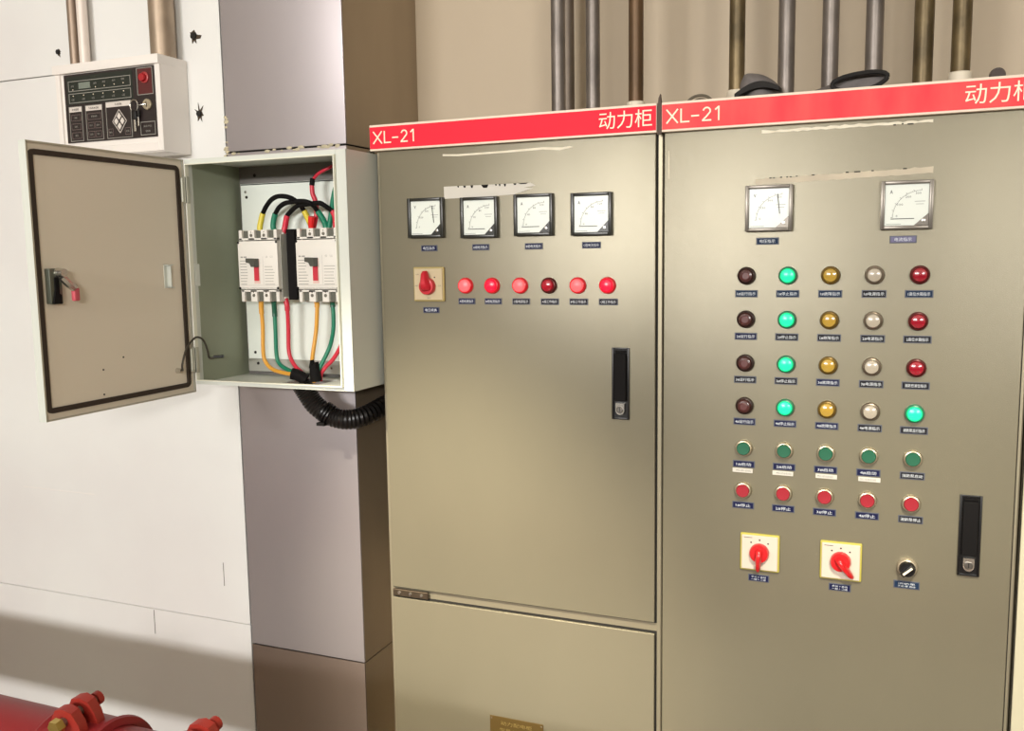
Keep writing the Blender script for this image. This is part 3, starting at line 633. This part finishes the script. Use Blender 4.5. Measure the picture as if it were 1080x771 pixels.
# door of the box, open at a right angle
HX = -1.398
dr = MB().box(HX-.0175, HX-.0160, -.4915, -.103, 1.164, 1.664, .0004, 1).box(HX-.0160, HX, -.4915, -.4900, 1.164, 1.664).box(HX-.0160, HX, -.1045, -.103, 1.164, 1.664)\
    .box(HX-.0160, HX, -.4900, -.1045, 1.164, 1.1655).box(HX-.0160, HX, -.4900, -.1045, 1.6625, 1.664).build('box_door', BOXP, D, 'grey swung-out door')
MB().box(HX-.0155, HX-.0030, -.4897, -.1048, 1.1658, 1.6622, .001, 1).build('door_liner', DOORIN, dr)
def yzframe(mb, y0, y1, z0, z1, r, x, w_, d):
    def loop(o):
        P = []
        for cy_, cz_, a0 in ((y1-r, z1-r, 0), (y0+r, z1-r, 90), (y0+r, z0+r, 180), (y1-r, z0+r, 270)):
            for k in range(6):
                a = math.radians(a0+k*18); P.append((cy_+(r-o)*math.cos(a), cz_+(r-o)*math.sin(a)))
        return P
    O, I = loop(0), loop(w_); n = len(O)
    vo = [mb.bm.verts.new((x, *p)) for p in O]; vi = [mb.bm.verts.new((x, *p)) for p in I]
    to = [mb.bm.verts.new((x+d, *p)) for p in O]; ti = [mb.bm.verts.new((x+d, *p)) for p in I]
    for k in range(n):
        j = (k+1) % n
        mb.bm.faces.new((to[k], to[j], ti[j], ti[k])); mb.bm.faces.new((vo[k], vo[j], to[j], to[k])); mb.bm.faces.new((vi[j], vi[k], ti[k], ti[j]))
mb = MB(); yzframe(mb, -.4875, -.117, 1.178, 1.650, .012, HX-.0032, .0095, .004); mb.build('door_gasket', GASKET, dr, 'dark brown rubber')
mb = MB(); yzframe(mb, -.4913, -.1032, 1.1642, 1.6638, .002, HX-.0002, .0032, .0006); mb.build('door_rim', mat('rim_grey', (176, 170, 152), .45), dr)
lm = MB().box(HX-.003, HX+.010, -.470, -.444, 1.376, 1.440, .002, 2).build('door_lock', mat('lock_body', (112, 116, 104), .35, .7), dr, 'metal lock')
MB().cyl((HX+.010, -.452, 1.432), (HX+.026, -.452, 1.432), .009, .0075, 18).build('lock_barrel', CHROME, lm)
MB().box(HX+.010, HX+.0125, -.462, -.452, 1.380, 1.424, .0008, 1).prism([(-.468, 1.376), (-.450, 1.376), (-.450, 1.392), (-.462, 1.400)], HX+.010, HX+.014, 'x').build('lock_cam', BLACKM, lm)
MB().tube([(HX+.018, -.450, 1.424), (HX+.022, -.440, 1.412), (HX+.024, -.430, 1.404)], .0075, 8, rfun=lambda t_, i: 1).build('latch_arm', CHROME, lm)
MB().box(HX+.017, HX+.027, -.433, -.421, 1.380, 1.404, .003, 2).build('latch_tip', mat('latch_tip_pink', (196, 84, 96), .5), lm, 'pink-red')
MB().box(HX-.003, HX+.008, -.168, -.1645, 1.394, 1.443, .0008, 1).box(HX-.003, HX-.0015, -.176, -.1645, 1.394, 1.443).box(HX-.003, HX+.008, -.168, -.158, 1.394, 1.396).box(HX-.003, HX+.008, -.176, -.158, 1.441, 1.443).build('door_bracket', BOXP, dr)
for y_, z_ in ((-.352, 1.243), (-.354, 1.195), (-.30, 1.262)): MB().cyl((HX-.003, y_, z_), (HX-.002, y_, z_), .0018, n=8).build('rivet', DARK, dr)
MB().cyl((HX-.003, -.154, 1.217), (HX+.010, -.154, 1.217), .006, .005, 12).build('earth_stud', CHROME, dr)
for z_ in (1.600, 1.235):
    MB().box(HX-.001, HX+.010, -.108, -.098, z_-.028, z_+.028, .001, 1).cyl((HX-.001, -.110, z_-.025), (HX-.001, -.110, z_+.025), .0042, n=10).build('hinge', mat('hinge_light', (180, 180, 164), .4, .2), D)
cable([(HX+.012, -.154, 1.217), (-1.384, -.156, 1.232), (-1.384, -.142, 1.262), (-1.385, -.122, 1.279), (-1.386, -.104, 1.285), (-1.384, -.088, 1.277), (-1.381, -.080, 1.255), (-1.383, -.072, 1.236), (-1.372, -.064, 1.238)], mat('earth_lead', (58, 52, 42), .5), .0022, 'thin dark earth lead', 'earth_lead')
cable([(-1.376, -.066, 1.238), (-1.356, -.058, 1.239)], BLACK, .0034, None, 'lead_end')

# corrugated conduit under the box
def corr(t_, i): return 1+.04*(1 if i % 2 else -1)
pth = [(-1.190, -.008, 1.1790), (-1.178, -.006, 1.158), (-1.158, -.002, 1.130), (-1.124, .006, 1.106), (-1.088, .018, 1.0985), (-1.062, .05, 1.104), (-1.050, .12, 1.118), (-1.049, .22, 1.124), (-1.049, .34, 1.122)]
cd = thing('conduit', (-1.19, 0, 1.08), 'black corrugated conduit curving from under the wall box into the gap beside the cabinet', 'conduit')
MB().tube(pth, .0218, 18, sub=11, rfun=corr).build('hose', mat('conduit_black', (16, 14, 14), .35), cd, ang=20)
for k in range(3):
    p = Vector((-1.139+.007*k, .002, 1.1165-.0035*k)); d_ = Vector((.034, .008, -.022)).normalized()
    MB().cyl(p-d_*.0016, p+d_*.0016, .0238, n=20).build('cable_tie', BLACK, cd)
MB().box(-1.146, -1.126, -.020, -.008, 1.088, 1.095).build('tie_tail', BLACK, cd)

# bits on top by the box
b_ = MB().tube([(-1.012, .02, 1.668), (-1.002, .01, 1.676), (-.996, .0, 1.672), (-1.002, .02, 1.6665)], .0026, 8).tube([(-1.03, .03, 1.6675), (-1.015, .025, 1.672), (-1.0, .03, 1.680), (-.999, .04, 1.69)], .002, 8).build('wire_scrap', mat('wire_scrap_grey', (84, 78, 66), .5, .3))
tag(b_, 'twisted wire scraps on top of the open wall box beside the red header', 'wire')

# ================================================================= alarm control panel on the left wall
P = thing('control_panel', (-1.705, .045, 1.70), 'small ivory wall panel with dark key overlay, red button and hanging keys', 'control panel')
MB().box(-1.862, -1.542, .004, .089, 1.700, 1.912, .002, 2).build('housing', PANELW, P)
MB().box(-1.866, -1.541, -.006, .089, 1.895, 1.9165, .003, 2).build('top_hood', PANELW, P)
MB().box(-1.862, -1.848, -.001, .006, 1.702, 1.895, .001, 1).box(-1.556, -1.542, -.001, .006, 1.702, 1.895, .001, 1).box(-1.848, -1.556, -.001, .006, 1.702, 1.722, .001, 1).build('face_frame', PANELW, P)
U0, U1, V0, V1 = -1.836, -1.561, 1.893, 1.7345
def ux(u): return U0+(U1-U0)*u
def vz(v): return V0+(V1-V0)*v
ov = MB().box(U0, U1, .0005, .004, V1, V0).build('overlay', PANELF, P, 'dark')
MB().box(ux(.03), ux(.77), .0001, .0006, vz(.44), vz(.03)).build('display_area', PANELG, ov)
def fr(mb, u0, u1, v0, v1, t_=.0014): mb.frame(ux(u0), ux(u1), vz(v1), vz(v0), t_, -.0006, .0004)
mb = MB()
fr(mb, .05, .75, .10, .25); fr(mb, .05, .75, .28, .42)
fr(mb, .04, .19, .47, .98); fr(mb, .23, .42, .47, .98); fr(mb, .46, .74, .45, .98); fr(mb, .82, .99, .02, .40); fr(mb, .83, .99, .78, .97)
mb.build('overlay_lines', PLINE, ov)
mb = MB()
for v0, v1 in ((.59, .68), (.72, .81), (.85, .94)): fr(mb, .06, .17, v0, v1, .0008)
fr(mb, .25, .40, .59, .68, .0008)
for v0, v1 in ((.72, .81), (.85, .94)): fr(mb, .25, .32, v0, v1, .0008); fr(mb, .33, .40, v0, v1, .0008)
fr(mb, .48, .53, .84, .94, .0008); fr(mb, .66, .72, .84, .94, .0008)
mb.build('key_outline', mat('panel_print_dim', (120, 104, 100), .5), ov, kind='stuff')
mb = MB()
for u0, u1, v0 in ((.045, .185, .475), (.235, .415, .475), (.465, .735, .455)): mb.box(ux(u0), ux(u1), -.0006, .0004, vz(v0+.075), vz(v0))
mb.build('group_heading', mat('panel_print_white', (214, 206, 198), .5), ov)
for s, u, v in (('火灾报警', .115, .515), ('气体灭火控制', .325, .515), ('手动控制', .60, .495)): link('lettering', text_mesh(s, .0075*len(s)*.7, .0055, PANELF), ov, at=(ux(u), -.001, vz(v)))
for s, u, v in (('消音', .115, .635), ('自检', .115, .765), ('复位', .115, .895), ('紧急启动', .325, .635), ('手动', .285, .765), ('自动', .365, .765), ('启动', .285, .895), ('停止', .365, .895), ('确认', .505, .89), ('取消', .69, .89), ('自动/手动', .91, .845), ('控制盘', .91, .915), ('主电', .10, .175), ('故障', .36, .16), ('火警', .46, .155), ('启动', .57, .15), ('喷放', .67, .145), ('1区', .10, .37), ('2区', .22, .37), ('3区', .33, .37), ('4区', .44, .37), ('5区', .56, .37), ('6区', .67, .37)):
    link('lettering', text_mesh(s, .0046*len(s), .0046, PLINE), ov, at=(ux(u), -.001, vz(v)))
MB().box(ux(.17), ux(.30), -.0006, .0004, vz(.22), vz(.13)).build('display', LCD, ov)
for u, v in [(.10, .225), (.36, .215), (.46, .21), (.57, .205), (.67, .20)]+[(a, .315) for a in (.10, .22, .33, .44, .56, .67)]:
    MB().face_lathe(ux(u), .0004, vz(v), [(.0015, 0), (.0012, .001), (0, .0012)], 8).build('status_light', LETTER, ov)
# diamond keypad
cu, cv = ux(.605), vz(.74); q = .0265
mb = MB(); 
for a in range(4):
    x0_, z0_ = q*math.cos(a*PI/2)*.8, q*math.sin(a*PI/2); x1_, z1_ = q*math.cos((a+1)*PI/2)*.8, q*math.sin((a+1)*PI/2)
    mb.seg(cu+x0_, cv+z0_, cu+x1_, cv+z1_, .0014, -.0006, .0004)
mb.build('keypad_outline', mat('panel_print_white', (214, 206, 198)), ov)
for a in range(4):
    kx, kz = cu+math.cos(a*PI/2)*.0112*.8*1.02, cv+math.sin(a*PI/2)*.0112*1.02
    MB().prism([(kx+.0066, kz), (kx, kz+.0084), (kx-.0066, kz), (kx, kz-.0084)], -.0016, .0004).build('arrow_key', mat('panel_print_white', (214, 206, 198)), ov)
MB().box(ux(.83), ux(.98), .0001, .0006, vz(.39), vz(.03)).build('button_field', mat('panel_maroon', (84, 30, 30), .4), ov)
MB().face_lathe(ux(.905), .0004, vz(.16), [(.0125, 0), (.0125, .003), (.0105, .004), (.0100, .002), (0, .002)], 22).build('button_ring', mat('ring_red', (170, 60, 60), .4), ov)
MB().face_lathe(ux(.895), .0004, vz(.16), [(.0092, 0), (.0092, .007), (.008, .009), (0, .0095)], 22).build('button', mat('button_red', (164, 20, 32), .35, coat=.4), ov, 'red')
lk = MB().face_lathe(ux(.92), .0004, vz(.54), [(.0125, 0), (.0125, .003), (.011, .0045), (0, .0045)], 24).build('key_lock', mat('lock_face', (176, 164, 140), .4, .7, bump=.6, bscale=500), P, 'chrome')
MB().box(ux(.92)-.001, ux(.92)+.001, -.0048, -.0036, vz(.54)-.006, vz(.54)+.006).build('keyway', BLACK, lk)
KX, KZ = ux(.80), vz(.55)
K = thing('key_ring', (KX, -.008, KZ), 'two small keys on a ring hanging on the dark face of the ivory wall panel', 'keys')
mb = MB(); mb.tube([(KX+.0115*math.cos(a*PI/8), -.008, KZ+.013*math.sin(a*PI/8)) for a in range(17)], .0011, 6, sub=1); mb.build('ring', CHROME, K)
MB().tube([(ux(.92), -.006, vz(.54)), (ux(.87), -.010, vz(.55)), (KX+.010, -.009, KZ)], .0012, 6).build('link', CHROME, K)
MB().box(KX-.008, KX+.006, -.0105, -.0065, KZ-.032, KZ-.010, .003, 2).build('key_bow', BLACK, K, 'black'); MB().box(KX-.003, KX+.002, -.0095, -.0078, KZ-.058, KZ-.031, .0006, 1).build('key_blade', CHROME, K)
MB().box(KX+.003, KX+.013, -.0075, -.0045, KZ-.026, KZ-.006, .002, 2).build('key_bow', BLACK, K, 'black'); MB().box(KX+.006, KX+.010, -.0065, -.0052, KZ-.046, KZ-.025, .0006, 1).build('key_blade', CHROME, K)

# ================================================================= pipes
def pipe(x, y, r, z0, z1, m, lab, sleeve=None, group=None, seams=True, foot=True):
    T = thing('conduit_pipe', (x, y, z0), lab, 'pipe', group)
    MB().cyl((x, y, z0), (x, y, z1), r, n=24).build('tube', m, T)
    if sleeve: MB().cyl((x, y, z0), (x, y, z0+sleeve[0]), r+.0035, n=24, bev=.0015).build('foot_sleeve', sleeve[1], T, sleeve[2])
    else: MB().cyl((x, y, z0), (x, y, z0+.010), r+.0035, n=24, bev=.0015).build('lock_nut', ZINC, T)
    return T
TOP = 1.7125
pipe(-.6565, .20, .0150, TOP, 3.0, ZINC, 'grey steel pipe behind the left red header, leftmost of four there')
pipe(-.6830, .34, .0150, TOP, 3.0, ZINCD, 'dark pipe standing close beside and behind the leftmost grey pipe')
pipe(-.5805, .20, .0147, TOP, 3.0, ZINC, 'grey steel pipe between the paired pipes and the rusty brown one')
pipe(-.4890, .20, .0150, TOP, 3.0, BROWNP, 'rusty brown pipe with a white foot over the end of the left header', (.0465, SLEEVE, 'white'))
pipe(-.2870, .20, .0152, TOP, 3.0, BRASS, 'bronze-stained pipe with a white foot over the numerals of the right header', (.053, SLEEVE, 'white'))
pipe(-.1940, .20, .0155, TOP, 3.0, ZINC, 'smooth grey pipe behind the domed grey cloth')
pipe(-.1145, .20, .0152, TOP, 3.0, ZINC, 'grey pipe between the two grey cloths')
pipe(-.0375, .20, .0156, TOP, 3.0, ZINC, 'grey pipe standing over the oval black-hemmed cloth')
pipe(.0460, .20, .0170, TOP, 3.0, BRASS, 'thick bronze-stained pipe next to the oval black-hemmed cloth')
pipe(.1080, .20, .0163, TOP, 3.0, BRASS, 'bronze-stained pipe with a white foot near the Chinese lettering, rightmost pipe', (.053, SLEEVE, 'white'))
def wall_pipe(x, y, r, z0, m, lab, box=None):
    T = thing('wall_conduit', (x, y, z0), lab, 'pipe')
    if box: MB().box(x-r, x+r, y-r*.7, y+r*.7, z0, 3.0, .004, 3).build('tube', m, T)
    else: MB().cyl((x, y, z0), (x, y, 3.0), r, n=20).build('tube', m, T)
    return T
wall_pipe(-1.8640, .066, .0125, 1.9165, mat('thin_pipe_brown', (150, 132, 116), .45, .6), 'thin brownish conduit rising from the ivory panel, nearer the photo edge')
wall_pipe(-1.8330, .066, .0125, 1.9165, mat('thin_pipe_white', (226, 214, 204), .4, .1), 'thin white conduit rising from the ivory panel beside the brownish one')
wall_pipe(-1.5790, .056, .0290, 1.9165, mat('wide_pipe_grey', (168, 150, 130), .45, .6, noise=.15, nscale=20), 'wide grey-brown conduit rising from the ivory panel near the column')

# small things on the cabinets' tops
g = MB()
g.tube([(-.340+.024*math.cos(a*PI/8), .10, 1.728+.017*math.sin(a*PI/8)) for a in range(17)], .0028, 8, sub=2).tube([(-.340+.017*math.cos(a*PI/8), .106, 1.726+.013*math.sin(a*PI/8)) for a in range(17)], .0025, 8, sub=2)
tag(g.build('wire_coil', mat('coil_grey', (112, 104, 90), .5, .4)), 'small grey wire coil on the right cabinet just past the header joint', 'wire')
g = MB().face_lathe(.1655, .16, 1.750, [(0, -.03), (.012, -.03), (.0135, -.01), (.012, .0), (0, .0)], 18).box(.155, .176, .16, .19, 1.7125, 1.742)
tag(g.build('pipe_plug', mat('plug_dark', (52, 40, 34), .5, .3)), 'small dark round plug on the right cabinet above the Chinese lettering', 'plug')

def glove(cx, cz, W_, H_, y, tilt, lab, back, dome=0):
    T = thing('cloth_cuff', (cx, y, 1.7125), lab, 'cloth')
    n = 26; mb = MB(); rowsv = []
    secs = [(0, 1.0, 1.0, 0, 0), (.018, 1.02, 1.05+dome*.4, 0, dome*.004), (.045, .98, 1.1+dome, -back*.15, dome*.008), (.08, .85, 1.0+dome*.6, -back*.45, dome*.004), (.115, .62, .75, -back*.8, 0), (.14, .30, .4, -back, 0)]
    ct, st_ = math.cos(tilt), math.sin(tilt)
    for dy, fw, fh, dx, dz in secs:
        row = []
        for k in range(n):
            a = 2*PI*k/n; wob = 1+.05*math.sin(3*a+dy*60)
            px, pz = W_/2*fw*math.cos(a)*wob, H_/2*fh*math.sin(a)*wob
            qx, qz = px*ct-pz*st_, px*st_+pz*ct
            row.append(mb.bm.verts.new((cx+dx+qx, y+dy, max(1.7135, cz+dz+qz))))
        rowsv.append(row)
    for A_, B_ in zip(rowsv, rowsv[1:]):
        for k in range(n): mb.bm.faces.new((A_[k], A_[(k+1) % n], B_[(k+1) % n], B_[k]))
    mb.bm.faces.new(rowsv[-1][::-1])
    ct_pts = [v.co.copy() for v in rowsv[0]]
    inner = [Vector(((p.x-cx)*.86+cx, p.y+.020, (p.z-cz)*.8+cz)) for p in ct_pts]
    iv = [mb.bm.verts.new(p) for p in inner]
    for k in range(n): mb.bm.faces.new((rowsv[0][k], iv[k], iv[(k+1) % n], rowsv[0][(k+1) % n]))
    mb.bm.faces.new(iv)
    mb.build('cloth_body', CLOTH, T, ang=60)
    hem = MB(); hem.tube([*(tuple(p) for p in ct_pts), tuple(ct_pts[0])], .0038, 8, sub=1, caps=False); hem.build('hem', CLOTHB, T, 'black')
    return T
glove(-.0555, 1.7350, .088, .029, .03, .10, 'flat grey cloth cuff with an oval black hem lying on the right cabinet', .09)
G = thing('folded_cloth', (-.222, .07, 1.7125), 'domed grey cloth with a curved black brim on the right cabinet', 'cloth')
mb = MB(); n = 28; rowsv = []
for j in range(-1, 8):
    ph = max(j, 0)/7*PI/2; row = []
    for k in range(n):
        a = 2*PI*k/n; wob = 1+.06*math.sin(2*a+j)
        row.append(mb.bm.verts.new((-.222-.003*j+.034*math.cos(ph)**.8*math.cos(a)*wob if j < 7 else -.245, .07+.045*math.cos(ph)*math.sin(a), (1.7135 if j < 0 else 1.7330+.038*math.sin(ph)+(.004*math.sin(a*2)*(1-j/7))))))
    rowsv.append(row)
for A_, B_ in zip(rowsv, rowsv[1:]):
    for k in range(n): mb.bm.faces.new((A_[k], A_[(k+1) % n], B_[(k+1) % n], B_[k]))
mb.bm.faces.new(rowsv[0][::-1]); mb.bm.faces.new(rowsv[-1])
mb.build('cap_dome', CLOTH, G, ang=70)
br = MB(); rowsv = []
for k in range(15):
    t_ = k/14; x = -.262+.076*t_; zc = 1.7230+.0185*math.sin(t_*PI*.80+.10); hw = .0035+.0022*math.sin(PI*t_)
    rowsv.append([br.bm.verts.new(v) for v in ((x, .012, zc-hw), (x, .012, zc+hw), (x+.002, .040, zc+hw*.9), (x+.002, .040, zc-hw))])
for A_, B_ in zip(rowsv, rowsv[1:]):
    for k in range(4): br.bm.faces.new((A_[k], A_[(k+1) % 4], B_[(k+1) % 4], B_[k]))
br.bm.faces.new(rowsv[0]); br.bm.faces.new(rowsv[-1][::-1]); br.build('brim', CLOTHB, G, 'black', ang=60)
tag(MB().prism([(-.19, 1.7125), (-.15, 1.7125), (-.155, 1.720), (-.175, 1.727), (-.19, 1.726)], .05, .10).build('cloth_fold', CLOTH), 'low grey cloth fold next to the domed cloth', 'cloth')

# ================================================================= red fire pipe in front, below the frame
PY, PZ, PR = -.60, .590, .084
F = thing('fire_pipe', (-1.0, PY, 0), 'large red-painted pipe running along the floor by the white wall', 'pipe')
MB().cyl((-3.5, PY, PZ), (2.4, PY, PZ), PR, n=48).build('tube', REDP, F)
for x in (-2.6, -.6, 1.4):
    MB().box(x-.04, x+.04, PY-.06, PY+.06, 0, PZ-PR+.01, .004, 1).build('pipe_support', REDP, F); MB().box(x-.1, x+.1, PY-.12, PY+.12, 0, .012).build('support_foot', REDP, F)
def coupling(x, lab, spin):
    T = thing('pipe_coupling', (x, PY, PZ), lab, 'pipe coupling')
    M = Matrix.Translation((x, PY, PZ)) @ Matrix.Rotation(PI/2, 4, 'Y')
    h = .060
    mb = MB(); mb.lathe([(PR+.0008, -h), (PR+.014, -h), (PR+.016, -h+.006), (PR+.010, -h+.012), (PR+.008, -h+.02), (PR+.008, h-.02), (PR+.010, h-.012), (PR+.016, h-.006), (PR+.014, h), (PR+.0008, h)], M, 56)
    mb.build('housing', REDP, T, ang=30)
    for a in (0, PI):
        A_ = spin+a; R3 = Matrix.Translation((x, PY, PZ)) @ Matrix.Rotation(A_, 4, 'X')
        # bolt pad: lug rising from the housing with a bolt hole along the tangent
        mb = MB(); out = [(-.034, PR+.002), (-.030, PR+.026), (-.018, PR+.045), (0, PR+.050), (.018, PR+.045), (.030, PR+.026), (.034, PR+.002)]
        for yy in (-.026, .008):
            VA = [mb.bm.verts.new(R3 @ Vector((px, yy, pz))) for px, pz in out]; VB = [mb.bm.verts.new(R3 @ Vector((px*.9, yy+.018, pz))) for px, pz in out]
            mb.bm.faces.new(VA); mb.bm.faces.new(VB[::-1])
            for k in range(len(out)): j = (k+1) % len(out); mb.bm.faces.new((VA[k], VB[k], VB[j], VA[j]))
        mb.build('bolt_pad', ORANGEP, T)
        p0 = R3 @ Vector((0, -.046, PR+.028)); p1 = R3 @ Vector((0, .046, PR+.028)); d_ = (p1-p0).normalized()
        MB().cyl(p0, p1, .0075, n=14).build('bolt', mat('bolt_dull', (140, 128, 116), .4, .7), T)
        MB().cyl(p0-d_*.002, p0+d_*.011, .0135, n=6).build('nut', GOLD, T, 'yellow zinc'); MB().cyl(p1-d_*.008, p1+d_*.002, .012, n=12).build('bolt_head', ORANGEP, T)
    return T
coupling(-1.235, 'orange-red pipe coupling with a yellow zinc nut on the red pipe near the wall', .12)
coupling(-.985, 'second red pipe coupling of which only the top of a lug shows', .10)

for lx, lt in ((-1.2, 'added round spot housing nearer the white wall, behind the camera'), (.35, 'added round spot housing nearer the third cabinet, behind the camera')):
    T = thing('added_spot_housing', (lx, -1.9, 3.0), lt, 'lamp')  # housing made up to carry the added spots
    MB().lathe([(0, 3.0), (.10, 3.0), (.10, 2.90), (.088, 2.87), (.080, 2.90), (0, 2.92)], Matrix.Translation((lx, -1.9, 0)), 32).build('housing', PANELW, T)
# ceiling battens (give the room light)
for y_, x_ in ((-1.5, -.9), (-3.6, -.5)):
    T = thing('ceiling_batten', (x_, y_, 3.0), 'long white ceiling lamp above the cabinets' if y_ > -2 else 'long white ceiling lamp far behind the camera', 'lamp')
    MB().box(x_-1.85, x_+1.85, y_-.06, y_+.06, 2.94, 3.0, .004, 1).build('housing', PANELW, T)
    MB().box(x_-1.8, x_+1.8, y_-.05, y_+.05, 2.90, 2.94, .01, 2).build('diffuser', mat('diffuser_lit', (255, 244, 226), .4, emit=(255, 240, 214), estr=3), T)
